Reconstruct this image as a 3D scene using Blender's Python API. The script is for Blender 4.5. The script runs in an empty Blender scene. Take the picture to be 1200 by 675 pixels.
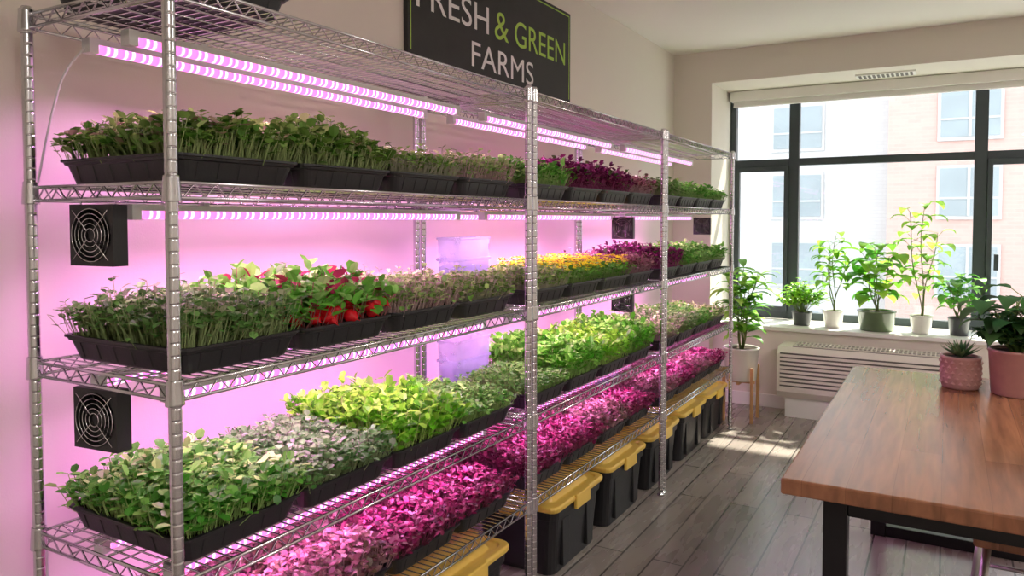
import bpy, math, random
import numpy as np
from mathutils import Vector
random.seed(7); rng=np.random.default_rng(7)
scene=bpy.context.scene
COL=scene.collection

# ---------------------------------------------------------------- materials
def newmat(name):
    m=bpy.data.materials.new(name); m.use_nodes=True
    nt=m.node_tree; nt.nodes.clear()
    out=nt.nodes.new('ShaderNodeOutputMaterial')
    return m,nt,out
def N(nt,t,**k):
    n=nt.nodes.new(t)
    for a,b in k.items(): setattr(n,a,b)
    return n
def pbr(name,col,rough=0.5,metal=0.0,noise=0.0,nscale=20,bump=0.0,bscale=60,spec=None,emis=None,es=0,alpha=None,trans=0):
    m,nt,out=newmat(name)
    p=N(nt,'ShaderNodeBsdfPrincipled')
    p.inputs['Base Color'].default_value=(*col,1); p.inputs['Roughness'].default_value=rough
    p.inputs['Metallic'].default_value=metal
    if spec is not None: p.inputs['Specular IOR Level'].default_value=spec
    if trans: p.inputs['Transmission Weight'].default_value=trans
    if emis: p.inputs['Emission Color'].default_value=(*emis,1); p.inputs['Emission Strength'].default_value=es
    tc=N(nt,'ShaderNodeTexCoord')
    if noise>0:
        nz=N(nt,'ShaderNodeTexNoise'); nz.inputs['Scale'].default_value=nscale; nz.inputs['Detail'].default_value=4
        mx=N(nt,'ShaderNodeMix',data_type='RGBA')
        mx.inputs[6].default_value=(*[c*(1-noise) for c in col],1)
        mx.inputs[7].default_value=(*[min(1,c*(1+noise)) for c in col],1)
        nt.links.new(tc.outputs['Object'],nz.inputs['Vector']); nt.links.new(nz.outputs['Fac'],mx.inputs[0])
        nt.links.new(mx.outputs[2],p.inputs['Base Color'])
    if bump>0:
        nb=N(nt,'ShaderNodeTexNoise'); nb.inputs['Scale'].default_value=bscale
        bp=N(nt,'ShaderNodeBump'); bp.inputs['Strength'].default_value=bump; bp.inputs['Distance'].default_value=0.01
        nt.links.new(tc.outputs['Object'],nb.inputs['Vector']); nt.links.new(nb.outputs['Fac'],bp.inputs['Height'])
        nt.links.new(bp.outputs['Normal'],p.inputs['Normal'])
    nt.links.new(p.outputs[0],out.inputs[0])
    return m
def foliage_mat(name,tr=0.35,gloss=0.08):
    m,nt,out=newmat(name)
    at=N(nt,'ShaderNodeAttribute',attribute_name='Col')
    d=N(nt,'ShaderNodeBsdfDiffuse'); t=N(nt,'ShaderNodeBsdfTranslucent'); g=N(nt,'ShaderNodeBsdfGlossy')
    g.inputs['Roughness'].default_value=0.35; g.inputs['Color'].default_value=(.9,.9,.9,1)
    m1=N(nt,'ShaderNodeMixShader'); m1.inputs[0].default_value=tr
    m2=N(nt,'ShaderNodeMixShader'); m2.inputs[0].default_value=gloss
    nt.links.new(at.outputs['Color'],d.inputs[0]); nt.links.new(at.outputs['Color'],t.inputs[0])
    nt.links.new(d.outputs[0],m1.inputs[1]); nt.links.new(t.outputs[0],m1.inputs[2])
    nt.links.new(m1.outputs[0],m2.inputs[1]); nt.links.new(g.outputs[0],m2.inputs[2])
    nt.links.new(m2.outputs[0],out.inputs[0])
    return m
def plank_mat(name,c1,c2,cg,width,length,rough,grain=0.35,gap=0.004,bump=.2,gs=38):
    m,nt,out=newmat(name)
    tc=N(nt,'ShaderNodeTexCoord'); mp=N(nt,'ShaderNodeMapping'); mp.inputs['Rotation'].default_value=(0,0,math.radians(90))
    br=N(nt,'ShaderNodeTexBrick'); br.offset=0.37; br.offset_frequency=2
    br.inputs['Color1'].default_value=(*c1,1); br.inputs['Color2'].default_value=(*c2,1); br.inputs['Mortar'].default_value=(*cg,1)
    br.inputs['Scale'].default_value=1; br.inputs['Mortar Size'].default_value=gap; br.inputs['Brick Width'].default_value=length; br.inputs['Row Height'].default_value=width
    nt.links.new(tc.outputs['Object'],mp.inputs[0]); nt.links.new(mp.outputs[0],br.inputs['Vector'])
    mp2=N(nt,'ShaderNodeMapping'); mp2.inputs['Scale'].default_value=(gs,2.2,10)
    nz=N(nt,'ShaderNodeTexNoise'); nz.inputs['Scale'].default_value=1.3; nz.inputs['Detail'].default_value=6; nz.inputs['Distortion'].default_value=.4
    nt.links.new(tc.outputs['Object'],mp2.inputs[0]); nt.links.new(mp2.outputs[0],nz.inputs['Vector'])
    mr=N(nt,'ShaderNodeMapRange'); mr.inputs[1].default_value=.3; mr.inputs[2].default_value=.7
    mr.inputs[3].default_value=1-grain; mr.inputs[4].default_value=1+grain
    nt.links.new(nz.outputs['Fac'],mr.inputs[0])
    mul=N(nt,'ShaderNodeMix',data_type='RGBA',blend_type='MULTIPLY'); mul.inputs[0].default_value=1
    nt.links.new(br.outputs['Color'],mul.inputs[6]); nt.links.new(mr.outputs[0],mul.inputs[7])
    p=N(nt,'ShaderNodeBsdfPrincipled'); nt.links.new(mul.outputs[2],p.inputs['Base Color'])
    mr2=N(nt,'ShaderNodeMapRange'); mr2.inputs[3].default_value=rough-.05; mr2.inputs[4].default_value=rough+.06
    nt.links.new(nz.outputs['Fac'],mr2.inputs[0]); nt.links.new(mr2.outputs[0],p.inputs['Roughness'])
    bp=N(nt,'ShaderNodeBump'); bp.inputs['Strength'].default_value=bump; bp.inputs['Distance'].default_value=.003
    nt.links.new(nz.outputs['Fac'],bp.inputs['Height']); nt.links.new(bp.outputs[0],p.inputs['Normal'])
    nt.links.new(p.outputs[0],out.inputs[0])
    return m

M={}
M['chrome']=pbr('chrome_wire',(.66,.66,.69),.22,1.0,noise=.06,nscale=8)
M['black']=pbr('black_plastic',(.016,.016,.019),.42,bump=.05,bscale=120)
M['blackmetal']=pbr('black_steel',(.018,.018,.02),.35,.5,noise=.2)
M['yellow']=pbr('yellow_plastic',(.90,.60,.12),.4,noise=.05)
M['soil']=pbr('soil',(.05,.03,.018),.95,noise=.5,nscale=90,bump=.8,bscale=150)
M['wall']=pbr('wall_paint',(.74,.69,.62),.75,noise=.02,nscale=3,bump=.05,bscale=180)
M['ceil']=pbr('ceiling_paint',(.88,.86,.82),.8,noise=.015,nscale=3,bump=.03,bscale=150)
M['trim']=pbr('white_trim',(.85,.84,.81),.45,noise=.02,nscale=6)
M['frame']=pbr('window_frame_grey',(.055,.072,.08),.4,.3,noise=.1)
M['floor']=plank_mat('grey_wood_planks',(.25,.215,.195),(.35,.305,.275),(.07,.06,.055),.135,1.3,.27,.10,bump=.04,gs=14)
M['table']=plank_mat('cherry_wood',(.235,.095,.046),(.31,.14,.07),(.19,.08,.04),.11,2.6,.24,.26,gap=.0008,bump=.04,gs=30)
M['wood']=pbr('oak_wood',(.50,.28,.12),.45,noise=.2,nscale=14)
M['leaf']=foliage_mat('leaf_blades',.45,.06)
M['sprout']=foliage_mat('sprout_blades',.25,.025)
M['whitepot']=pbr('white_ceramic',(.82,.80,.76),.25,noise=.03)
M['darkpot']=pbr('dark_ceramic',(.06,.065,.07),.3,noise=.15)
M['pinkpot']=pbr('pink_ceramic',(.60,.34,.32),.5,noise=.12,nscale=30,bump=.2,bscale=50)
M['glasspot']=pbr('smoky_green_glass',(.12,.17,.09),.12,noise=.3,nscale=12)
M['ac']=pbr('cream_enamel',(.78,.74,.67),.4,noise=.03)
M['acdark']=pbr('grille_dark',(.12,.11,.10),.5,noise=.2)
M['board']=pbr('chalkboard',(.028,.03,.028),.7,noise=.35,nscale=9,bump=.05)
M['chalkwhite']=pbr('chalk_white',(.82,.82,.80),.8,noise=.12,nscale=70)
M['chalkgreen']=pbr('chalk_green',(.40,.62,.10),.8,noise=.15,nscale=70)
M['cable']=pbr('white_cable',(.75,.73,.74),.5,noise=.03)
M['white']=pbr('white_plastic',(.8,.8,.8),.4,noise=.03)
M['opal']=pbr('fill_diffuser',(.9,.9,.9),.5,emis=(1,.93,.84),es=2)  # glowing face of the added fill lights
M['steel']=pbr('brushed_steel',(.6,.6,.6),.3,1,noise=.1)
def jug_mat(name,lo,hi):
    m,nt,out=newmat(name)
    tc=N(nt,'ShaderNodeTexCoord'); nz=N(nt,'ShaderNodeTexNoise'); nz.inputs['Scale'].default_value=15
    t=N(nt,'ShaderNodeBsdfTransparent'); d=N(nt,'ShaderNodeBsdfTranslucent'); df=N(nt,'ShaderNodeBsdfDiffuse'); g=N(nt,'ShaderNodeBsdfGlossy')
    t.inputs[0].default_value=(.86,.90,.98,1)
    d.inputs[0].default_value=(.70,.76,.88,1); df.inputs[0].default_value=(.62,.70,.84,1); g.inputs['Roughness'].default_value=.08
    a=N(nt,'ShaderNodeMixShader'); b=N(nt,'ShaderNodeMixShader'); c=N(nt,'ShaderNodeMixShader')
    mr=N(nt,'ShaderNodeMapRange'); mr.inputs[3].default_value=lo; mr.inputs[4].default_value=hi
    nt.links.new(tc.outputs['Object'],nz.inputs['Vector']); nt.links.new(nz.outputs['Fac'],mr.inputs[0])
    a.inputs[0].default_value=.5; nt.links.new(d.outputs[0],a.inputs[1]); nt.links.new(df.outputs[0],a.inputs[2])
    nt.links.new(mr.outputs[0],b.inputs[0]); nt.links.new(t.outputs[0],b.inputs[1]); nt.links.new(a.outputs[0],b.inputs[2])
    c.inputs[0].default_value=.12; nt.links.new(b.outputs[0],c.inputs[1]); nt.links.new(g.outputs[0],c.inputs[2])
    nt.links.new(c.outputs[0],out.inputs[0]); return m
M['jug']=jug_mat('frosted_clear_plastic',.25,.45); M['water']=jug_mat('cloudy_water',.4,.55)
def glass_mat():
    m,nt,out=newmat('window_glass')
    t=N(nt,'ShaderNodeBsdfTransparent'); t.inputs[0].default_value=(.97,.99,.98,1); g=N(nt,'ShaderNodeBsdfGlossy'); g.inputs['Roughness'].default_value=.02
    a=N(nt,'ShaderNodeMixShader'); a.inputs[0].default_value=.05
    nt.links.new(t.outputs[0],a.inputs[1]); nt.links.new(g.outputs[0],a.inputs[2]); nt.links.new(a.outputs[0],out.inputs[0]); return m
M['glass']=glass_mat()
def led_mat():
    m,nt,out=newmat('led_diodes_pink')
    tc=N(nt,'ShaderNodeTexCoord'); sp=N(nt,'ShaderNodeSeparateXYZ'); nt.links.new(tc.outputs['Object'],sp.inputs[0])
    mu=N(nt,'ShaderNodeMath',operation='MULTIPLY'); mu.inputs[1].default_value=22; nt.links.new(sp.outputs['Y'],mu.inputs[0])
    fr=N(nt,'ShaderNodeMath',operation='FRACT'); nt.links.new(mu.outputs[0],fr.inputs[0])
    cr=N(nt,'ShaderNodeValToRGB'); cr.color_ramp.interpolation='EASE'; e=cr.color_ramp.elements
    e[0].position=0; e[0].color=(.80,.12,.55,1); e[1].position=1; e[1].color=(.80,.12,.55,1)
    for p,c in((.14,(1,.90,1,1)),(.28,(.85,.16,.62,1)),(.45,(1,.16,.45,1)),(.60,(.80,.14,.66,1)),(.76,(1,.65,.9,1)),(.88,(.55,.14,.9,1))):
        x=e.new(p); x.color=c
    nt.links.new(fr.outputs[0],cr.inputs[0])
    em=N(nt,'ShaderNodeEmission'); em.inputs['Strength'].default_value=2.4; nt.links.new(cr.outputs[0],em.inputs[0])
    nt.links.new(em.outputs[0],out.inputs[0]); return m
M['led']=led_mat()
def brick_mat(name,c1,c2,cm):
    m,nt,out=newmat(name)
    tc=N(nt,'ShaderNodeTexCoord'); mp=N(nt,'ShaderNodeMapping'); mp.inputs['Rotation'].default_value=(math.radians(90),0,0)
    br=N(nt,'ShaderNodeTexBrick'); br.inputs['Scale'].default_value=1; br.inputs['Brick Width'].default_value=.5; br.inputs['Row Height'].default_value=.16; br.inputs['Mortar Size'].default_value=.012
    br.inputs['Color1'].default_value=(*c1,1); br.inputs['Color2'].default_value=(*c2,1); br.inputs['Mortar'].default_value=(*cm,1)
    d=N(nt,'ShaderNodeBsdfDiffuse'); nt.links.new(tc.outputs['Object'],mp.inputs[0]); nt.links.new(mp.outputs[0],br.inputs['Vector'])
    nt.links.new(br.outputs['Color'],d.inputs[0]); nt.links.new(d.outputs[0],out.inputs[0]); return m
M['brickw']=brick_mat('pale_facade',(.56,.57,.58),(.53,.54,.55),(.50,.51,.52))
M['brickp']=brick_mat('salmon_facade',(.57,.38,.345),(.53,.35,.32),(.53,.40,.37))
M['bglass']=pbr('building_glass',(.27,.32,.35),.3,noise=.25,nscale=.7)
M['street']=pbr('asphalt',(.4,.4,.4),.9,noise=.1,nscale=1)
M['btrim']=pbr('facade_trim',(.46,.47,.48),.7,noise=.05)

# ---------------------------------------------------------------- mesh builder
class MB:
    def __init__(s): s.v=[];s.f=[];s.m=[];s.c=[];s.s=[]
    def add(s,vs,fs,mi=0,col=(1,1,1),smooth=False):
        o=len(s.v); s.v.extend([tuple(v) for v in vs]); s.c.extend([(*col[:3],1)]*len(vs))
        for f in fs: s.f.append([i+o for i in f]); s.m.append(mi); s.s.append(smooth)
    def box(s,x0,x1,y0,y1,z0,z1,mi=0,col=(1,1,1)):
        s.add([(x0,y0,z0),(x1,y0,z0),(x1,y1,z0),(x0,y1,z0),(x0,y0,z1),(x1,y0,z1),(x1,y1,z1),(x0,y1,z1)],
              [(0,3,2,1),(4,5,6,7),(0,1,5,4),(1,2,6,5),(2,3,7,6),(3,0,4,7)],mi,col)
    def tbox(s,cx,cy,z0,z1,ax0,ay0,ax1,ay1,mi=0,top=True,bot=True,inv=False):
        vs=[(cx+sx*a,cy+sy*b,z) for z,a,b in((z0,ax0,ay0),(z1,ax1,ay1)) for sx,sy in((-1,-1),(1,-1),(1,1),(-1,1))]
        fs=[(0,1,5,4),(1,2,6,5),(2,3,7,6),(3,0,4,7)]
        if bot: fs.append((0,3,2,1))
        if top: fs.append((4,5,6,7))
        if inv: fs=[f[::-1] for f in fs]
        s.add(vs,fs,mi)
    def rrect(s,levels,rc,mi=0,n=4,cap=False,smooth=True,bot=False):
        vs=[];k=4*(n+1)
        for z,a,b in levels:
            for q,(sx,sy) in enumerate(((1,1),(-1,1),(-1,-1),(1,-1))):
                for j in range(n+1):
                    t=math.pi/2*(q+j/n); vs.append((sx*(a-rc)+rc*math.cos(t),sy*(b-rc)+rc*math.sin(t),z))
        fs=[]
        for i in range(len(levels)-1):
            for j in range(k):
                p=i*k+j;r=i*k+(j+1)%k; fs.append((p,r,r+k,p+k))
        s.add(vs,fs,mi,(1,1,1),False)
        o=len(s.v)-len(vs)
        if cap: s.f.append([o+(len(levels)-1)*k+j for j in range(k)]); s.m.append(mi); s.s.append(False)
        if bot: s.f.append([o+j for j in range(k)][::-1]); s.m.append(mi); s.s.append(False)
    def path(s,pts,r,n=8,mi=0,col=(1,1,1),caps=True,r1=None):
        pts=[Vector(p) for p in pts]; k=len(pts); vs=[]
        for i,p in enumerate(pts):
            d=(pts[min(i+1,k-1)]-pts[max(i-1,0)]).normalized()
            a=Vector((0,0,1)) if abs(d.z)<.9 else Vector((1,0,0))
            u=d.cross(a).normalized(); w=d.cross(u)
            rr=r if r1 is None else r+(r1-r)*i/(k-1)
            for j in range(n):
                t=2*math.pi*j/n; vs.append(p+u*rr*math.cos(t)+w*rr*math.sin(t))
        fs=[]
        for i in range(k-1):
            for j in range(n):
                a=i*n+j;b=i*n+(j+1)%n; fs.append((a,a+n,b+n,b))
        s.add(vs,fs,mi,col,True)
        if caps: 
            o=len(s.v)-len(vs)
            for q in (list(range(n)),[ (k-1)*n+j for j in range(n)][::-1]):
                s.f.append([o+i for i in q]); s.m.append(mi); s.s.append(False)
    def lathe(s,prof,n=24,cx=0,cy=0,mi=0,col=(1,1,1),smooth=True,zoff=0):
        vs=[(cx+r*math.cos(2*math.pi*j/n),cy+r*math.sin(2*math.pi*j/n),z+zoff) for r,z in prof for j in range(n)]
        fs=[]
        for i in range(len(prof)-1):
            for j in range(n):
                a=i*n+j;b=i*n+(j+1)%n; fs.append((a,b,b+n,a+n))
        s.add(vs,fs,mi,col,smooth)
    def blade(s,base,az,el,L,W,droop,n=6,mi=0,col=(1,1,1),fold=.25,peak=.45,tw=0):
        p=Vector(base); vs=[]
        f=random.uniform(.8,1.2); col2=tuple(c*f for c in col)
        for i in range(n+1):
            t=i/n; e=el-droop*t*t
            d=Vector((math.cos(az)*math.cos(e),math.sin(az)*math.cos(e),math.sin(e)))
            if i: p=p+d*(L/n)
            a=math.pi*(t**(math.log(.5)/math.log(peak)))
            w=W/2*max(.03,math.sin(a)) if i<n else W*.01
            sd=Vector((-math.sin(az+tw),math.cos(az+tw),0)); up=sd.cross(d)*-1
            vs+= [p+sd*w+up*w*fold, p, p-sd*w+up*w*fold]
        fs=[]
        for i in range(n):
            a=i*3; fs+=[(a,a+1,a+4,a+3),(a+1,a+2,a+5,a+4)]
        s.add(vs,fs,mi,col2,True)
    def mesh(s,name,mats):
        me=bpy.data.meshes.new(name); me.from_pydata(s.v,[],s.f)
        for m in mats: me.materials.append(m)
        me.polygons.foreach_set('material_index',s.m); me.polygons.foreach_set('use_smooth',s.s)
        ca=me.color_attributes.new('Col','FLOAT_COLOR','POINT')
        ca.data.foreach_set('color',np.array(s.c,dtype=np.float32).ravel())
        me.update(); return me
    def obj(s,name,mats,parent=None,bevel=0):
        return mkobj(name,s.mesh(name,mats),parent,bevel=bevel)
def mkobj(name,me,parent=None,loc=(0,0,0),rot=(0,0,0),bevel=0):
    o=bpy.data.objects.new(name,me); COL.objects.link(o); o.location=loc; o.rotation_euler=rot
    if parent: o.parent=parent
    if bevel:
        b=o.modifiers.new('bev','BEVEL'); b.width=bevel; b.segments=2; b.limit_method='ANGLE'
    return o
def empty(name,loc=(0,0,0),rot=(0,0,0)):
    e=bpy.data.objects.new(name,None); COL.objects.link(e); e.location=loc; e.rotation_euler=rot; e.empty_display_size=.1; return e

# ---------------------------------------------------------------- room shell
XL,XR,YB,YF,ZC=-1.95,3.0,-1.6,6.0,2.81
def simple(name,boxes,mat,bevel=0):
    mb=MB()
    for b in boxes: mb.box(*b)
    return mb.obj(name,[mat],bevel=bevel)
simple('floor',[(XL-.15,XR+.15,YB-.15,6.85,-.12,0)],M['floor'])
simple('ceiling',[(XL-.15,XR+.15,YB-.15,6.85,ZC,ZC+.12)],M['ceil'])
simple('wall_left',[(XL-.15,XL,YB-.15,6.85,0,ZC)],M['wall'])
simple('wall_right',[(XR,XR+.15,YB-.15,6.85,0,ZC)],M['wall'])
simple('wall_back',[(XL,XR,YB-.15,YB,0,ZC)],M['wall'])
WX0,WX1,WZ0,WZ1=-1.64,2.3,.64,2.56
simple('wall_far',[(XL,WX0,YF,6.85,0,ZC),(WX1,XR,YF,6.85,0,ZC),(WX0,WX1,YF,6.85,WZ1,ZC),(WX0,WX1,6.1,6.85,0,WZ0-.03)],M['wall'])
simple('trim_1',[(WX0,WX1,6.07,6.6,WZ0-.03,WZ0)],M['trim'],.004)
simple('baseboard_left',[(XL,XL+.014,YB,YF,0,.1)],M['trim'])
simple('baseboard_far',[(WX0,WX1,6.086,6.1,0,.1),(XL+.014,WX0,YF-.014,YF,0,.1)],M['trim'])
def window():
    e=empty('window_1')
    mb=MB(); y0,y1=6.60,6.67
    zb,zt,ztr=WZ0,2.50,1.955
    cols=[(-1.64,-1.59),(-1.155,-1.075),(.165,.25),(1.50,1.58),(2.25,2.30)]
    for a,b in cols: mb.box(a,b,y0,y1,zb,zt)
    mb.box(-1.64,2.3,y0+.003,y1-.003,zt-.05,zt+.06); mb.box(-1.64,2.3,y0+.003,y1-.003,zb,zb+.06)
    mb.box(-1.64,2.3,y0+.004,y1-.004,ztr-.03,ztr+.03)
    for a,b in((-1.59,-1.155),(.25,1.5)):
        z0,z1=zb+.06,ztr-.03
        mb.box(a,a+.035,y0-.02,y0+.03,z0,z1); mb.box(b-.035,b,y0-.02,y0+.03,z0,z1)
        mb.box(a,b,y0-.019,y0+.029,z0,z0+.045); mb.box(a,b,y0-.019,y0+.029,z1-.045,z1)
    mb.box(.30,.33,y0-.05,y0-.02,1.1,1.22)
    mb.obj('frame',[M['frame']],e,bevel=.003)
    g=MB(); g.box(-1.6,2.27,6.638,6.644,zb+.03,zt)
    g.obj('glass_pane',[M['glass']],e)
    return e
window()
mb=MB(); mb.box(-1.62,2.28,6.49,6.595,2.475,2.556); mb.box(-1.6,2.26,6.535,6.541,2.44,2.475); mb.box(-1.6,2.26,6.525,6.551,2.428,2.443)
mb.obj('roller_blind',[M['trim']],bevel=.006)
mb=MB(); mb.box(-.62,-.22,6.20,6.36,2.548,2.56,0)
for i in range(12):
    mb.box(-.60+i*.031,-.582+i*.031,6.22,6.34,2.545,2.549,1)
mb.obj('ceiling_vent',[M['trim'],M['acdark']])

# ---------------------------------------------------------------- outside
def building(name,x0,x1,y,zb,zt,mat,ww,wh,px,pz,off):
    e=empty(name)
    mb=MB(); mb.box(x0,x1,y,y+8,zb,zt); mb.obj('facade',[mat],e)
    w=MB(); x=x0+off
    while x+ww<x1-.3:
        z=zb+1.2
        while z+wh<zt-.5:
            w.box(x-.12,x+ww+.12,y-.10,y-.003,z-.15,z+wh+.12,1)
            w.box(x,x+ww,y-.13,y-.09,z,z+wh,0)
            w.box(x+ww/2-.05,x+ww/2+.05,y-.17,y-.12,z,z+wh,2); w.box(x,x+ww,y-.16,y-.125,z+wh*.35,z+wh*.35+.08,2)
            z+=pz
        x+=px
    w.obj('facade_windows',[M['bglass'],M['btrim'],M['btrim']],e)
building('apartment_building',-30,-2.2,37,-9,13,M['brickw'],2.1,1.9,4.1,3.15,2.35)
building('apartment_building',-2.2,26,35,-9,13,M['brickp'],2.0,1.9,3.6,3.15,1.9)
mb=MB(); mb.box(-60,60,7.5,80,-9.2,-9); mb.obj('street',[M['street']])

# ---------------------------------------------------------------- wire shelving
DX=.50; LY=1.43; XF=-1.30; XBK=-1.80
SH=[1.935,1.548,1.150,.755,.444]
def shelf_mesh():
    mb=MB(); a,b=-DX/2,DX/2; c,d=0.0,LY
    r=.003
    for z in(-.004,-.034):
        for x in(a,b): mb.path([(x,c,z),(x,d,z)],r+.0008,6)
        for y in(c,d): mb.path([(a,y,z),(b,y,z)],r+.0008,6)
    def zig(p,q,n):
        p=Vector(p);q=Vector(q); pts=[]
        for i in range(n+1):
            v=p.lerp(q,i/n); v.z=-.005 if i%2==0 else -.033; pts.append(v)
        mb.path(pts,.0022,5)
    for x in(a,b): zig((x,c,0),(x,d,0),56)
    for y in(c,d): zig((a,y,0),(b,y,0),18)
    for x in(-.125,0,.125):
        mb.path([(x,c,-.008),(x,d,-.008)],.003,6); mb.path([(x,c,-.028),(x,d,-.028)],.002,5)
    n=54
    for i in range(1,n): 
        y=c+(d-c)*i/n; mb.path([(a,y,-.0022),(b,y,-.0022)],.0022,5,caps=False)
    for x in(a,b):
        for y in(c,d):
            mb.lathe([(.0135,-.042),(.018,-.042),(.0185,-.040),(.0182,-.036),(.0158,.004),(.0158,.008),(.0135,.009)],16,x,y)
    return mb.mesh('wire_shelf',[M['chrome']])
def post_mesh():
    mb=MB(); prof=[(.0,.0),(.019,.0),(.019,.008),(.008,.012),(.008,.03),(.0127,.03)]
    z=.035
    while z<1.935:
        prof+=[(.0127,z-.003),(.0127,z),(.0121,z+.0007),(.0121,z+.0021),(.0127,z+.0028),(.0127,z+.0058)]; z+=.0254
    prof+=[(.0127,1.944),(.010,1.950),(0,1.951)]
    mb.lathe(prof,16)
    return mb.mesh('grooved_post',[M['chrome']])
SM=shelf_mesh(); PM=post_mesh()
RY=[.929,2.400,3.871]
for k,y0 in enumerate(RY):
    e=empty('wire_shelving_rack',((XF+XBK)/2,y0,0))
    i=0
    for x in(-DX/2,DX/2):
        for y in(0,LY):
            i+=1; mkobj('post_%d'%i,PM,e,(x,y,0))
    for j,z in enumerate(SH): mkobj('shelf_%d'%(j+1),SM,e,(0,0,z))

# ---------------------------------------------------------------- grow lights
def led_mesh():
    mb=MB(); L=1.30
    mb.box(-.014,.014,-L/2,L/2,-.010,.004,0)
    mb.path([(0,-L/2+.02,-.016),(0,L/2-.02,-.016)],.0135,10,1)
    for y in(-L/2,L/2-.022): mb.box(-.0155,.0155,y,y+.022,-.0305,.004,0)
    for y in(-.45,.45): mb.box(-.008,.008,y-.008,y+.008,.0,.012,0)
    return mb.mesh('led_batten',[M['white'],M['led']])
LM=led_mesh()
PINK=(1.0,.35,.92)
lpow=[6.0,6.0,5.6,4.4]
for k,y0 in enumerate(RY):
    for j,z in enumerate(SH[:4]):
        for x in(-1.735,-1.585) if j<2 else (-1.73,-1.47):
            zz=z-.034-.0125
            e=empty('led_grow_light',(x,y0+LY/2+.03,zz))
            mkobj('batten',LM,e)
            ld=bpy.data.lights.new('grow_glow','AREA'); ld.shape='RECTANGLE'; ld.size=.008; ld.size_y=1.25
            ld.spread=math.radians(145)
            ld.energy=lpow[j]; ld.color=PINK
            lo=bpy.data.objects.new('grow_glow',ld); COL.objects.link(lo); lo.parent=e; lo.location=(0,0,-.0315)

# ---------------------------------------------------------------- trays
TW,TD,TH=.335,.43,.058
def tray_mesh(D=TD,W=TW,name='tray'):
    mb=MB(); a,b=D/2,W/2
    mb.rrect([(0,a-.026,b-.026),(.004,a-.023,b-.023),(TH-.014,a-.011,b-.011),(TH-.012,a-.006,b-.006),(TH-.006,a-.004,b-.004),(TH-.005,a,b),(TH,a,b),(TH,a-.010,b-.010),(.02,a-.020,b-.020)],.024,0,bot=True)
    mb.add([(-a+.016,-b+.016,.046),(a-.016,-b+.016,.046),(a-.016,b-.016,.046),(-a+.016,b-.016,.046)],[(0,1,2,3)],1)
    for i in range(6):
        x=-a+.06+(2*a-.12)*i/5
        for s in(-1,1):
            y0,y1=s*(b-.0225),s*(b-.0125)
            mb.add([(x-.003,y0+s*.003,.008),(x+.003,y0+s*.003,.008),(x+.003,y1+s*.003,TH-.016),(x-.003,y1+s*.003,TH-.016),(x-.006,y0-s*.001,.008),(x+.006,y0-s*.001,.008),(x+.006,y1-s*.001,TH-.016),(x-.006,y1-s*.001,TH-.016)],[(0,1,2,3),(4,0,3,7),(1,5,6,2),(4,5,1,0),(3,2,6,7)],0)
    for i in range(5):
        y=-b+.06+(2*b-.12)*i/4
        for s in(-1,1):
            x0,x1=s*(a-.0225),s*(a-.0125)
            mb.add([(x0+s*.003,y-.003,.008),(x0+s*.003,y+.003,.008),(x1+s*.003,y+.003,TH-.016),(x1+s*.003,y-.003,TH-.016),(x0-s*.001,y-.006,.008),(x0-s*.001,y+.006,.008),(x1-s*.001,y+.006,TH-.016),(x1-s*.001,y-.006,TH-.016)],[(0,1,2,3),(4,0,3,7),(1,5,6,2),(4,5,1,0),(3,2,6,7)],0)
    return mb.mesh(name,[M['black'],M['soil']])
TM=tray_mesh(); TMS=tray_mesh(.31,TW,'short_tray')

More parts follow.
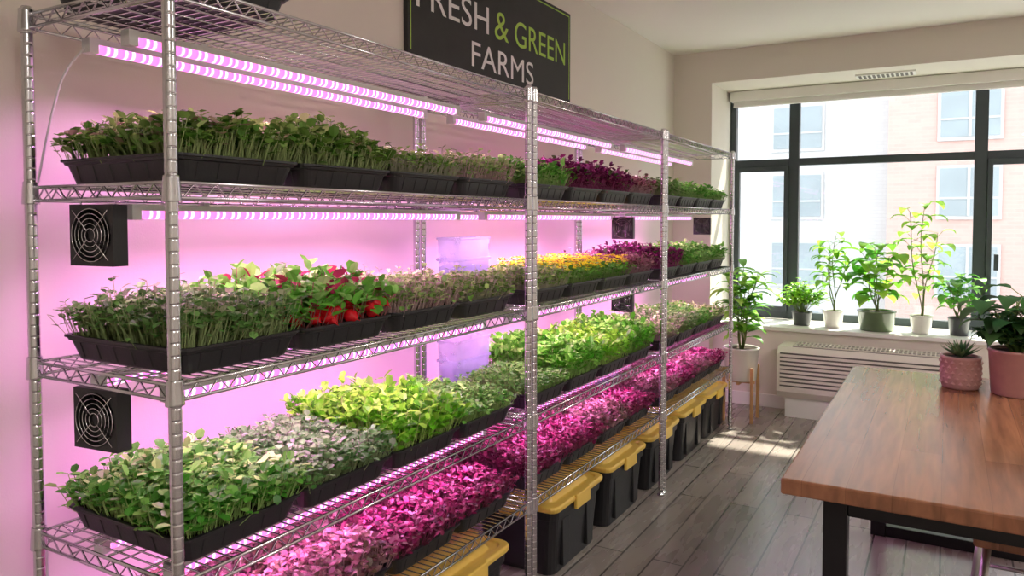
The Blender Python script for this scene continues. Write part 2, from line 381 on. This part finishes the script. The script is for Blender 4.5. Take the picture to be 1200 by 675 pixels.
T8=np.array([(0,0,0),(.28,.42,.07),(.76,.43,.05),(1.02,0,-.08),(.76,-.43,.05),(.28,-.42,.07),(.35,0,-.01),(.72,0,-.03)])
QF=np.array([(6,7,2,1),(6,5,4,7)]); TF=np.array([(0,6,1),(7,3,2),(0,5,6),(7,4,3)])
def sprout_arrays(n,D,W,h,hv,ll,lw,pal,stem,nl,elev,droop=1.0,lowfrac=.45):
    nx=int(math.sqrt(n*D/W)); ny=int(n/nx)
    gx,gy=np.meshgrid(np.linspace(-.5,.5,nx),np.linspace(-.5,.5,ny)); n=nx*ny
    bx=gx.ravel()*(D-.035)+rng.normal(0,.005,n); by=gy.ravel()*(W-.035)+rng.normal(0,.005,n)
    u=np.clip(bx/(D/2),-1,1); v=np.clip(by/(W/2),-1,1)
    ph=rng.uniform(0,6,4)
    hh=h*(1+rng.normal(0,hv,n))*(1+.10*np.sin(bx*23+ph[0])+.08*np.sin(by*31+ph[1])+.08*np.sin(bx*55+by*40+ph[2])+.06*np.sin(by*75-bx*60+ph[3]))
    hh=np.where(rng.uniform(0,1,n)<.06,hh*1.22,hh)
    hh*= 1-.24*np.maximum(abs(u),abs(v))**4
    tx=bx+np.sign(u)*abs(u)**3*.026+rng.normal(0,.010,n); ty=by+np.sign(v)*abs(v)**3*.020+rng.normal(0,.009,n)
    z0=.045; tz=z0+hh
    V=[];C=[];Q=[];T=[];off=0
    r=.0012
    for j in range(3):
        a=2*math.pi*j/3
        V.append(np.stack([bx+r*math.cos(a),by+r*math.sin(a),np.full(n,z0)],1))
    for j in range(3):
        a=2*math.pi*j/3
        V.append(np.stack([tx+r*math.cos(a),ty+r*math.sin(a),tz],1))
    for j in range(3):
        i=np.arange(n); k=(j+1)%3
        Q.append(np.stack([i+j*n,i+k*n,i+(k+3)*n,i+(j+3)*n],1))
    sc=np.array(stem)[None]*rng.uniform(.8,1.15,(n,1))
    for _ in range(6): C.append(sc)
    off=6*n
    cols=np.array([p[0] for p in pal]); wt=np.array([p[1] for p in pal],float); wt/=wt.sum()
    az0=rng.uniform(0,2*math.pi,n); pick=rng.choice(len(pal),n,p=wt)
    for k in range(nl):
        low=rng.uniform(0,1,n)<lowfrac
        f=np.where(low,rng.uniform(.45,.92,n),1.0) if k>=1 else np.ones(n)
        px=bx+(tx-bx)*f; py=by+(ty-by)*f; pz=z0+hh*f
        az=az0+2*math.pi*k/nl+rng.normal(0,.35,n); el=elev+rng.normal(0,.42,n)
        L=ll*rng.uniform(.6,1.35,n)
        d=np.stack([np.cos(az)*np.cos(el),np.sin(az)*np.cos(el),np.sin(el)],1)
        s=np.stack([-np.sin(az),np.cos(az),0*az],1); up=np.cross(d,s)
        c=cols[np.where(rng.uniform(0,1,n)<.8,pick,rng.choice(len(pal),n,p=wt))]*rng.uniform(.65,1.35,(n,1))
        P=np.stack([px,py,pz],1)
        for (t,q,w) in T8:
            V.append(P+L[:,None]*(t*d+q*lw/.43*s+w*droop*up)); C.append(c)
        i=np.arange(n)
        for qf in QF: Q.append(np.stack([off+qf[a]*n+i for a in range(4)],1))
        for tf in TF: T.append(np.stack([off+tf[a]*n+i for a in range(3)],1))
        off+=8*n
    return np.concatenate(V),np.concatenate(C),np.concatenate(Q),np.concatenate(T)
def sprout_mesh(name,D=TD,W=TW,extra=None,**k):
    V,C,Q,T=sprout_arrays(D=D,W=W,**k)
    mb=MB(); mb.v=V.tolist(); mb.f=Q.tolist()+T.tolist(); mb.m=[0]*len(mb.f); mb.s=[False]*len(mb.f)
    mb.c=np.clip(np.concatenate([C,np.ones((len(C),1))],1),0,1).tolist()
    if extra: extra(mb)
    return mb.mesh(name,[M['sprout']])
def radishes(mb):
    for i in range(30):
        x=random.uniform(.13,.212); y=-.15+(i%15)*.0215+random.uniform(-.005,.005); r=random.uniform(.014,.019); z=(.064 if i<15 else .086)+random.uniform(0,.010)
        col=(.80,.012,.025)
        prof=[(.0005,-1.9*r),(.12*r,-1.25*r),(.55*r,-.85*r),(.92*r,-.4*r),(r,0),(.9*r,.45*r),(.55*r,.8*r),(.15*r,.93*r),(0,.94*r)]
        o=len(mb.v); mb.lathe(prof,12,0,0,0,col,True)
        ay=random.uniform(-1.5,-.9); ca,sa=math.cos(ay),math.sin(ay)
        for q in range(o,len(mb.v)):
            a,b,c=mb.v[q]; mb.v[q]=(x+a*ca+c*sa, y+b, z-a*sa+c*ca+.004)
        for _ in range(2): mb.blade((x-.012,y,z),random.uniform(2.2,4.1),random.uniform(.5,1.2),.06,.026,.8,4,0,(.16,.42,.06))
def flowers(mb):
    for i in range(360):
        x=random.uniform(-.21,.21); y=random.uniform(-.162,.162); z=.045+random.uniform(.062,.108)
        c=random.choice([(.86,.95,.01),(.90,1.0,.03),(.84,.92,.02),(.92,.70,.02)])
        n=7; a0=random.uniform(0,1); r=random.uniform(.013,.019)
        for k in range(n): mb.blade((x,y,z),a0+k*2*math.pi/n,.25,r,.012,.6,3,0,c,.1,.6)
        mb.lathe([(.004,.0),(.004,.003),(0,.005)],6,x,y,0,(.25,.10,.02) if i%2 else c,True,z)
TY={}
def T_(key,**k): TY[key]=k
T_('sun',n=1600,h=.072,hv=.18,ll=.022,lw=.38,pal=[((.10,.25,.035),4),((.19,.38,.07),4),((.36,.53,.15),2.5),((.45,.36,.22),.7)],stem=(.36,.46,.18),nl=2,elev=.25)
T_('sunb',n=1500,h=.088,hv=.19,ll=.024,lw=.38,pal=[((.10,.25,.035),4),((.20,.39,.07),4),((.40,.56,.18),2.2),((.45,.36,.22),.5)],stem=(.38,.48,.2),nl=2,elev=.3)
T_('short',n=1600,h=.060,hv=.19,ll=.018,lw=.38,pal=[((.17,.36,.07),4),((.34,.54,.14),3),((.50,.50,.30),1.2)],stem=(.5,.5,.36),nl=2,elev=.2)
T_('pinkstem',n=1500,h=.068,hv=.18,ll=.017,lw=.38,pal=[((.26,.46,.12),4),((.46,.62,.25),3),((.54,.40,.34),1)],stem=(.62,.46,.44),nl=2,elev=.25)
T_('grey',n=2000,h=.058,hv=.20,ll=.018,lw=.40,pal=[((.13,.34,.09),5),((.23,.46,.16),4),((.32,.42,.26),1.4)],stem=(.34,.45,.22),nl=2,elev=.2)
T_('greymix',n=1800,h=.074,hv=.20,ll=.019,lw=.38,pal=[((.11,.28,.06),5),((.22,.43,.12),3.5),((.40,.48,.26),1.4)],stem=(.36,.46,.2),nl=2,elev=.25)
T_('green',n=1700,h=.072,hv=.21,ll=.024,lw=.36,pal=[((.08,.32,.035),4.5),((.17,.48,.07),4),((.36,.66,.16),2)],stem=(.4,.6,.2),nl=2,elev=.3)
T_('lime',n=1300,h=.088,hv=.19,ll=.029,lw=.30,pal=[((.20,.58,.03),5),((.32,.74,.06),4),((.12,.44,.03),2.4)],stem=(.5,.7,.2),nl=3,elev=.45)
T_('dense',n=1900,h=.058,hv=.16,ll=.015,lw=.40,pal=[((.11,.38,.05),5),((.21,.53,.09),4)],stem=(.4,.6,.2),nl=2,elev=.2)
T_('pea',n=950,h=.106,hv=.20,ll=.032,lw=.32,pal=[((.11,.46,.03),4),((.20,.62,.06),4),((.34,.72,.13),2)],stem=(.36,.6,.16),nl=3,elev=.5)
T_('purple',n=1100,h=.085,hv=.20,ll=.026,lw=.32,pal=[((.15,.018,.08),4),((.27,.04,.14),4),((.09,.16,.04),1)],stem=(.4,.08,.22),nl=3,elev=.45)
T_('magenta',n=1700,h=.060,hv=.20,ll=.019,lw=.36,pal=[((.26,.022,.09),5),((.44,.10,.20),3),((.11,.02,.04),3),((.50,.24,.32),.7)],stem=(.42,.10,.2),nl=2,elev=.3)
T_('pink',n=1500,h=.065,hv=.20,ll=.021,lw=.36,pal=[((.34,.13,.17),5),((.50,.29,.30),3),((.17,.10,.07),2.5)],stem=(.55,.34,.38),nl=2,elev=.3)
T_('marigold',n=700,h=.06,hv=.15,ll=.022,lw=.34,pal=[((.12,.38,.05),4),((.2,.50,.08),3)],stem=(.3,.5,.15),nl=2,elev=.3,extra=flowers)
T_('radish',n=440,h=.085,hv=.24,ll=.035,lw=.38,pal=[((.18,.54,.07),4),((.36,.70,.18),3),((.45,.05,.10),1.0)],stem=(.5,.2,.2),nl=3,elev=.6,extra=radishes)
MESH={}
def getm(key,short=False):
    kk=(key,short)
    if kk not in MESH:
        k=dict(TY[key]); 
        if short: k['D']=.31; k['n']=int(k['n']*.72)
        MESH[kk]=sprout_mesh(key+'_greens',**k)
    return MESH[kk]
NAMES={'sun':'sunflower_shoots_tray','sunb':'sunflower_shoots_tray','radish':'radish_tray','marigold':'marigold_flower_tray','pea':'pea_shoots_tray','purple':'amaranth_microgreens_tray','magenta':'red_amaranth_microgreens_tray','pink':'pink_kale_microgreens_tray'}
GRID={
(0,1):['sun','sunb','short','pinkstem'],(1,1):['green','purple','purple','pink'],(2,1):['greymix','dense','green','dense'],
(0,2):['greymix','radish','pinkstem','short'],(1,2):['short','marigold','marigold','pink'],(2,2):['purple','green','dense','green'],
(0,3):['green','grey','lime','dense'],(1,3):['dense','pea','lime','pea'],(2,3):['pinkstem','greymix','green','short'],
(0,4):['pink','pink','magenta','magenta'],(1,4):['magenta','magenta','pink','magenta'],(2,4):['pink','magenta','pink','magenta']}
for (r,s),row in GRID.items():
    for i,key in enumerate(row):
        short=(r==1 and i==0 and s in(2,3)) or (r==2 and i==0 and s==4)
        y=RY[r]+.035+TW/2+i*.341; xc=-1.545 if not short else -1.485
        e=empty(NAMES.get(key,'microgreens_tray'),(xc,y,SH[s]+.0005))
        mkobj('tray',TMS if short else TM,e)
        flip=(random.random()<.5) and key!='radish'
        mkobj('greens',getm(key,short),e,rot=(0,0,math.pi if flip else 0))
e=empty('seedling_tray',(-1.56,1.125,SH[0]+.0005)); mkobj('tray',TM,e)

# ---------------------------------------------------------------- storage bins
def bin_objs():
    mb=MB(); D,W,H=.20,.245,.285
    mb.rrect([(0,D-.032,W-.037),(.006,D-.028,W-.033),(H-.045,D-.012,W-.014),(H-.043,D-.004,W-.004),(H,D-.002,W-.002)],.04,0,bot=True,cap=True)
    for s in(-1,1):
        for y in(-.12,.12): mb.tbox(s*(D-.018),y,.03,H-.06,.010,.03,.008,.034,0)
        mb.tbox(0,s*(W-.022),.03,H-.06,.06,.014,.07,.010,0)
    m1=mb.mesh('tub',[M['black']])
    mb=MB()
    mb.rrect([(H-.006,D+.006,W+.006),(H+.012,D+.009,W+.009),(H+.020,D+.004,W+.004),(H+.020,D-.018,W-.018),(H+.012,D-.022,W-.022),(H+.012,D-.045,W-.05),(H+.034,D-.055,W-.06)],.04,0,cap=True,bot=True)
    for s in(-1,1):
        mb.box(-.055,.055,s*(W+.008)-.009,s*(W+.008)+.009,H-.04,H+.022,0)
        mb.box(s*(D+.009)-.008,s*(D+.009)+.008,-.07,.07,H-.04,H+.022,0)
        mb.box(-.03,.03,s*.09-.012,s*.09+.012,H+.03,H+.040,0)
    m2=mb.mesh('lid',[M['yellow']])
    return m1,m2
B1,B2=bin_objs()
for y in(1.52,2.07,2.92,3.49,4.06,4.63,5.18):
    e=empty('storage_bin',(-1.55,y,0)); mkobj('tub',B1,e,bevel=.003); mkobj('lid',B2,e,bevel=.004)

# ---------------------------------------------------------------- water containers
def jug(x,y,z,w=.24,d=.10,h=.24):
    e=empty('water_container',(x,y,z)); mb=MB()
    mb.rrect([(0,d/2-.005,w/2-.006),(h*.96,d/2,w/2),(h*.97,d/2+.004,w/2+.004),(h,d/2+.004,w/2+.004),(h,d/2-.003,w/2-.003)],.02,0,cap=False,bot=True)
    mb.rrect([(h*.62,d/2+.001,w/2+.001),(h*.63,d/2+.005,w/2+.005),(h*.66,d/2+.005,w/2+.005),(h*.67,d/2+.001,w/2+.001)],.02,0)
    mb.obj('tub',[M['jug']],e)
    mb=MB(); mb.rrect([(.012,d/2-.012,w/2-.014),(h*.55,d/2-.009,w/2-.01)],.015,0,cap=True,bot=True)
    mb.obj('water',[M['water']],e)
jug(-1.72,2.575,SH[2]+.001,.26,h=.25); jug(-1.72,2.575,SH[3]+.001,.26,h=.23); jug(-1.72,4.05,SH[4]+.001,.24,h=.2)

# ---------------------------------------------------------------- fans
def fan(x,y,ztop,s=.14,rot=0.0):
    e=empty('cooling_fan',(x,y,ztop-s/2),(0,0,rot)); mb=MB(); h=s/2; t=.018
    R=h*.9
    n=32; vs=[];fs=[]
    for yy in(-t,t):
        for j in range(n):
            a=2*math.pi*j/n; c,q=math.cos(a),math.sin(a); k=h/max(abs(c),abs(q))
            vs.append((c*R,yy,q*R)); vs.append((c*k,yy,q*k))
    o=2*n
    for j in range(n):
        a=2*j;b=2*((j+1)%n)
        fs+=[(a,a+1,b+1,b),(o+a,o+b,o+b+1,o+a+1),(a,b,o+b,o+a),(a+1,o+a+1,o+b+1,b+1)]
    mb.add(vs,fs,0)
    mb.path([(0,-t*.5,0),(0,t*.6,0)],h*.3,20,0)
    mb.path([(0,t*.70,0),(0,t*.95,0)],R,32,0)
    for k in range(7):
        a=2*math.pi*k/7; vs=[]
        for rr,da in((.28,0),(.6,.25),(.86,.4)):
            for yy,dd in((-.4,-.22),(.5,.22)):
                vs.append((h*rr*math.cos(a+da+dd),t*yy,h*rr*math.sin(a+da+dd)))
        mb.add(vs,[(0,1,3,2),(2,3,5,4)],0)
    for rr in(.22,.38,.54,.70,.86):
        pts=[(h*rr*math.cos(2*math.pi*j/28),-t-.003,h*rr*math.sin(2*math.pi*j/28)) for j in range(29)]
        mb.path(pts,.0009,5,1,caps=False)
    for a in(.785,2.356,3.927,5.498): mb.path([(h*.2*math.cos(a),-t-.003,h*.2*math.sin(a)),(h*1.15*math.cos(a),-t-.003,h*1.15*math.sin(a))],.0011,5,1)
    for sx in(-1,1): mb.path([(sx*h*.8,0,h-.004),(sx*h*.8,0,h+.006)],.002,6,1)
    mb.obj('fan_body',[M['black'],M['chrome']],e)
fan(-1.585,.955,SH[1]-.044,.132,.12); fan(-1.585,.955,SH[2]-.044,.132,.12)
fan(-1.53,3.85,SH[1]-.06,.12,.1); fan(-1.53,3.85,SH[2]-.06,.12,.1); fan(-1.52,5.34,SH[1]-.06,.12,.1)

# cable at left
cu=bpy.data.curves.new('power_cable','CURVE'); cu.dimensions='3D'; cu.bevel_depth=.0028; cu.bevel_resolution=3
sp=cu.splines.new('NURBS'); pts=[(-1.735,1.04,1.885),(-1.75,.985,1.83),(-1.78,.965,1.70),(-1.83,.965,1.58),(-1.85,.96,1.50),(-1.845,.96,1.2),(-1.85,.97,.8),(-1.86,.98,.3),(-1.84,1.0,.006),(-1.80,1.1,.004)]
sp.points.add(len(pts)-1)
for p,q in zip(sp.points,pts): p.co=(*q,1)
sp.use_endpoint_u=True; sp.order_u=3
o=bpy.data.objects.new('power_cable',cu); COL.objects.link(o); cu.materials.append(M['cable'])

# ---------------------------------------------------------------- sign
e=empty('chalkboard_sign',(XL,3.24,2.415))
mb=MB(); mb.box(0,.022,-.765,.765,-.255,.255,0)
bw=.006
for (y0,y1,z0,z1) in((-.75,-.75+bw,-.24,.24),(.75-bw,.75,-.24,.24),(-.75,.75,.234,.24)):
    mb.box(.020,.0235,y0,y1,z0,z1,1)
mb.obj('board',[M['board'],M['chalkgreen']],e)
def text(s,y0,y1,zc,hh,mat):
    c=bpy.data.curves.new('lettering','FONT'); c.body=s; c.size=1; c.extrude=.0; c.materials.append(mat)
    o=bpy.data.objects.new('lettering',c); COL.objects.link(o)
    bpy.context.view_layer.update()
    xs=[v[0] for v in o.bound_box]; ys=[v[1] for v in o.bound_box]
    w=max(xs)-min(xs); h=max(ys)-min(ys)
    sx=(y1-y0)/w; sy=hh/h
    o.parent=e; o.rotation_euler=(math.pi/2,0,math.pi/2); o.scale=(sx,sy,1)
    o.location=(.0245,y0-3.24-min(xs)*sx,zc-2.415-hh/2-min(ys)*sy)
text('FRESH',2.53,3.10,2.425,.130,M['chalkwhite']); text('&',3.155,3.29,2.425,.135,M['chalkgreen']); text('GREEN',3.35,3.93,2.425,.130,M['chalkgreen'])
text('FARMS',2.95,3.55,2.245,.118,M['chalkwhite'])

# ---------------------------------------------------------------- table
e=empty('dining_table')
mb=MB(); mb.box(-.385,.60,2.14,3.98,.715,.76); mb.obj('tabletop',[M['table']],e,bevel=.006)
mb=MB(); lx0,lx1,ly0,ly1,t=-.285,.50,2.22,3.90,.062
for x in(lx0,lx1-t):
    for y in(ly0,ly1-t): mb.box(x,x+t,y,y+t,0,.712)
    mb.box(x+.005,x+t-.005,ly0+t,ly1-t,.655,.712)
for y in(ly0,ly1-t):
    mb.box(lx0+t,lx1-t,y+.005,y+t-.005,.655,.712)
    mb.box(lx0+t,lx1-t,y+.008,y+t-.008,.0,.05)
mb.obj('steel_frame',[M['blackmetal']],e,bevel=.003)
e=empty('wooden_stool',(.27,2.95,0))
mb=MB(); mb.box(-.18,.18,-.18,.18,.43,.465); mb.obj('seat',[M['table']],e,bevel=.01)
mb=MB()
for sx in(-1,1):
    for sy in(-1,1): mb.path([(sx*.14,sy*.14,.43),(sx*.18,sy*.18,0.002)],.013,10)
for sx in(-1,1): mb.path([(sx*.166,-.166,.15),(sx*.166,.166,.15)],.008,8); mb.path([(-.157,sx*.157,.25),(.157,sx*.157,.25)],.008,8)
mb.obj('legs',[M['steel']],e)

# ---------------------------------------------------------------- potted plants
def pot(mb,r,h,mi=0,taper=.78,z=0,soil=2):
    mb.lathe([(0,z),(r*taper,z),(r*(taper+.05),z+.004),(r,z+h-.012),(r*1.04,z+h-.01),(r*1.04,z+h),(r*.93,z+h),(r*.9,z+h*.9)],28,0,0,mi)
    mb.lathe([(r*.92,z+h*.93),(0,z+h*.94)],28,0,0,soil)
LG=[(.26,.58,.04),(.40,.70,.07),(.20,.48,.04)]
DG=[(.05,.16,.045),(.08,.22,.06),(.035,.12,.04)]
def plant_obj(name,loc,potmat,r,h,build,taper=.78):
    e=empty(name,loc)
    mb=MB(); pot(mb,r,h,0,taper,soil=1); mb.obj('pot',[M[potmat],M['soil']],e)
    mb=MB(); build(mb,h*.92); mb.obj('foliage',[M['leaf']],e)
    return e
def bush(R,H,n,L,cols):
    def b(mb,z0):
        for i in range(n):
            a=random.uniform(0,6.283); q=math.sqrt(random.random()); el=math.pi/2-q*1.1
            l=H*random.uniform(.6,1)
            tip=Vector((math.cos(a)*math.cos(el)*R*1.1,math.sin(a)*math.cos(el)*R*1.1,z0+math.sin(el)*l))
            mid=Vector((tip.x*.4,tip.y*.4,z0+(tip.z-z0)*.55))
            mb.path([(tip.x*.1,tip.y*.1,z0-.01),mid,tip],.0018,5,0,(.25,.4,.1),caps=False)
            for k in range(5):
                p=mid.lerp(tip,k/4); mb.blade(p,random.uniform(0,6.283),random.uniform(-.1,.8),L*random.uniform(.7,1.2),L*.6,.9,4,0,random.choice(cols))
    return b
def tall(H,n,L,W,cols,stems=2,spread=.06,pet=.05,start=.25,droop=1.4):
    def b(mb,z0):
        for s in range(stems):
            hs=H*random.uniform(.72,1) if s else H; a=s*6.283/max(1,stems-1)+random.uniform(-.4,.4); sp=spread*(s>0 or stems==1)*random.uniform(.6,1)
            P=[Vector((sp*math.cos(a)*t+.012*math.sin(t*7+s),sp*math.sin(a)*t+.012*math.cos(t*6),z0-.01+hs*t)) for t in [i/8 for i in range(9)]]
            mb.path(P,.005,6,0,(.25,.33,.10),r1=.0025)
            for i in range(n):
                t=start+(1-start)*i/(n-1); f=t*8; k=min(7,int(f)); p=P[k].lerp(P[k+1],f-k)
                az=i*2.4+s+random.uniform(-.3,.3); el=random.uniform(.2,.9)
                d=Vector((math.cos(az)*math.cos(el),math.sin(az)*math.cos(el),math.sin(el))); q=p+d*pet
                mb.path([p,q],.0018,5,0,(.3,.45,.1),caps=False)
                mb.blade(q,az,el*.4 if droop>1.2 else el*.8,L*random.uniform(.7,1.15),W*random.uniform(.8,1.1),droop,6,0,random.choice(cols),.2,.4)
    return b
SZ=WZ0+.001; SY=6.28
plant_obj('potted_herb',(-.985,SY,SZ),'darkpot',.075,.11,bush(.18,.28,80,.06,LG))
plant_obj('potted_money_tree',(-.755,SY,SZ),'whitepot',.075,.13,tall(.60,12,.13,.08,LG,4,.11,.045,.45))
plant_obj('potted_philodendron',(-.45,SY-.02,SZ),'glasspot',.13,.15,tall(.50,12,.17,.13,LG+[(.12,.38,.05)],5,.13,.055,.2),.85)
plant_obj('potted_fig_sapling',(-.155,SY,SZ),'whitepot',.075,.13,tall(.83,17,.13,.09,LG,3,.11,.055,.25))
plant_obj('potted_basil',(.085,SY,SZ),'darkpot',.07,.13,tall(.30,9,.12,.085,[(.12,.38,.05),(.20,.50,.07)],6,.13,.045,.3))
# floor plant on stand
e=empty('potted_dracaena',(-1.30,5.62,0))
mb=MB()
for sx in(-1,1):
    for sy in(-1,1): mb.box(sx*.10-.011,sx*.10+.011,sy*.10-.011,sy*.10+.011,0,.40)
mb.box(-.10,.10,-.011,.011,.27,.295); mb.box(-.011,.011,-.10,.10,.27,.295)
mb.obj('wood_stand',[M['wood']],e,bevel=.003)
mb=MB(); pot(mb,.125,.24,0,.82,.296,1); mb.obj('pot',[M['whitepot'],M['soil']],e)
mb=MB(); DC=[(.24,.56,.06),(.38,.70,.10),(.16,.44,.05)]
tall(.60,15,.19,.07,DC,8,.13,.02,.22,1.15)(mb,.52)
mb.obj('foliage',[M['leaf']],e)
# table plants
def succulent(mb,z0):
    for ring,(n,el,L) in enumerate([(13,.45,.095),(11,.8,.09),(8,1.15,.08),(5,1.4,.06)]):
        for i in range(n): mb.blade((0,0,z0),i*6.283/n+ring*.4,el,L,.022,-.2,5,0,random.choice([(.05,.15,.06),(.10,.24,.08),(.20,.32,.14)]),.5,.3)
e=empty('potted_succulent',(.06,3.70,.761))
mb=MB(); r,h=.077,.135
prof=[(0,0),(r*.88,0),(r*.93,.008),(r*1.0,h*.45),(r*.97,h*.9),(r*1.0,h*.92),(r*1.0,h),(r*.88,h),(r*.86,h*.9)]
mb.lathe(prof,28); mb.lathe([(r*.87,h*.93),(0,h*.94)],28,0,0,1)
for row in range(5):
    for k in range(16):
        a=2*math.pi*(k+.5*(row%2))/16; z=.022+row*.022; rr=r*(.955+.01*row)+.001
        c,q=math.cos(a),math.sin(a); w=.011
        mb.add([(rr*c-q*w,rr*q+c*w,z),(rr*c,rr*q,z+w),(rr*c+q*w,rr*q-c*w,z),(rr*c,rr*q,z-w),((rr+.005)*c,(rr+.005)*q,z)],[(1,0,4),(2,1,4),(3,2,4),(0,3,4)],0)
mb.obj('pot',[M['pinkpot'],M['soil']],e)
mb=MB(); succulent(mb,h*.93); mb.obj('foliage',[M['leaf']],e)
def agave(mb,z0):
    bush(.16,.17,60,.06,DG)(mb,z0)
    tall(.24,10,.14,.085,DG+[(.10,.28,.07)],5,.12,.05,.3)(mb,z0)
plant_obj('potted_peperomia',(.26,3.66,.761),'pinkpot',.105,.185,agave,.84)

# ---------------------------------------------------------------- air conditioner
e=empty('wall_air_conditioner'); mb=MB()
ax0,ax1,ay0,ay1,az0,az1=-1.08,.08,5.80,6.098,.15,.53
mb.add([(ax0,ay1,az0),(ax0,ay0+.04,az0),(ax0,ay0,az0+.05),(ax0,ay0,az1-.05),(ax0,ay0+.04,az1),(ax0,ay1,az1),
        (ax1,ay1,az0),(ax1,ay0+.04,az0),(ax1,ay0,az0+.05),(ax1,ay0,az1-.05),(ax1,ay0+.04,az1),(ax1,ay1,az1)],
       [(0,1,2,3,4,5),(11,10,9,8,7,6),(0,6,7,1),(1,7,8,2),(2,8,9,3),(3,9,10,4),(4,10,11,5),(5,11,6,0)])
mb.box(ax0+.10,ax1-.10,ay0+.05,ay1-.05,az1-.002,az1+.004,1)
for i in range(34):
    x=ax0+.11+i*.0285; mb.box(x,x+.009,ay0+.05,ay1-.05,az1+.003,az1+.012,0)
for y in(ay0+.05,(ay0+ay1)/2,ay1-.056): mb.box(ax0+.10,ax1-.10,y,y+.008,az1+.003,az1+.014,0)
for i in range(9):
    z=az0+.07+i*.030; mb.box(ax0+.02,ax1-.02,ay0-.006,ay0+.002,z,z+.018,0); mb.box(ax0+.02,ax1-.02,ay0-.002,ay0+.001,z+.018,z+.03,1)
mb.obj('cabinet',[M['ac'],M['acdark']],e,bevel=.003)
mb=MB(); mb.box(ax0+.05,ax1-.05,5.86,6.085,0,.149); mb.obj('base_plinth',[M['trim']],e)

# ---------------------------------------------------------------- added fill lights, shaped as ceiling lamps out of view
for (x,y,p) in((1.2,-.3,46),(1.5,3.0,46)):
    e=empty('fill_lamp',(x,y,ZC))
    mb=MB(); mb.lathe([(0,0),(.26,0),(.26,-.05),(.25,-.055)],36); mb.lathe([(.25,-.055),(0,-.056)],36,0,0,1)
    mb.obj('fill_fixture',[M['white'],M['opal']],e)
    ld=bpy.data.lights.new('fill_light','AREA'); ld.shape='DISK'; ld.size=.5; ld.energy=p; ld.color=(1,.94,.87)  # area light added to brighten the room
    o=bpy.data.objects.new('fill_light',ld); COL.objects.link(o); o.parent=e; o.location=(0,0,-.06)

# ---------------------------------------------------------------- daylight
w=bpy.data.worlds.new('sky'); scene.world=w; w.use_nodes=True
nt=w.node_tree; nt.nodes.clear()
bg=nt.nodes.new('ShaderNodeBackground'); wo=nt.nodes.new('ShaderNodeOutputWorld')
tc=nt.nodes.new('ShaderNodeTexCoord'); sx=nt.nodes.new('ShaderNodeSeparateXYZ'); cr=nt.nodes.new('ShaderNodeValToRGB')
nt.links.new(tc.outputs['Generated'],sx.inputs[0]); nt.links.new(sx.outputs['Z'],cr.inputs[0])
cr.color_ramp.elements[0].color=(.97,.97,1,1); cr.color_ramp.elements[1].color=(.85,.91,1,1)
nt.links.new(cr.outputs[0],bg.inputs[0]); bg.inputs[1].default_value=3.5; nt.links.new(bg.outputs[0],wo.inputs[0])
ld=bpy.data.lights.new('sun','SUN'); ld.energy=15; ld.color=(1,.92,.78); ld.angle=.025
o=bpy.data.objects.new('sun',ld); COL.objects.link(o)
d=Vector((-.22,-.60,-.77)); o.rotation_euler=d.to_track_quat('-Z','Y').to_euler(); o.location=(4,12,12)
ld=bpy.data.lights.new('window_portal','AREA'); ld.shape='RECTANGLE'; ld.size=3.9; ld.size_y=1.9; ld.cycles.is_portal=True
o=bpy.data.objects.new('window_portal',ld); COL.objects.link(o); o.location=(.33,6.72,1.56); o.rotation_euler=(-math.pi/2,0,0)

# ---------------------------------------------------------------- camera
cam=bpy.data.cameras.new('camera'); co=bpy.data.objects.new('camera',cam); COL.objects.link(co)
cam.sensor_width=36; cam.lens=26.4; cam.clip_start=.02; cam.clip_end=300
co.location=(0,0,1.47); co.rotation_euler=(math.radians(90-2.2),0,math.radians(30.1))
cam.shift_y=-.038
scene.camera=co
scene.view_settings.view_transform='Standard'
scene.view_settings.exposure=0
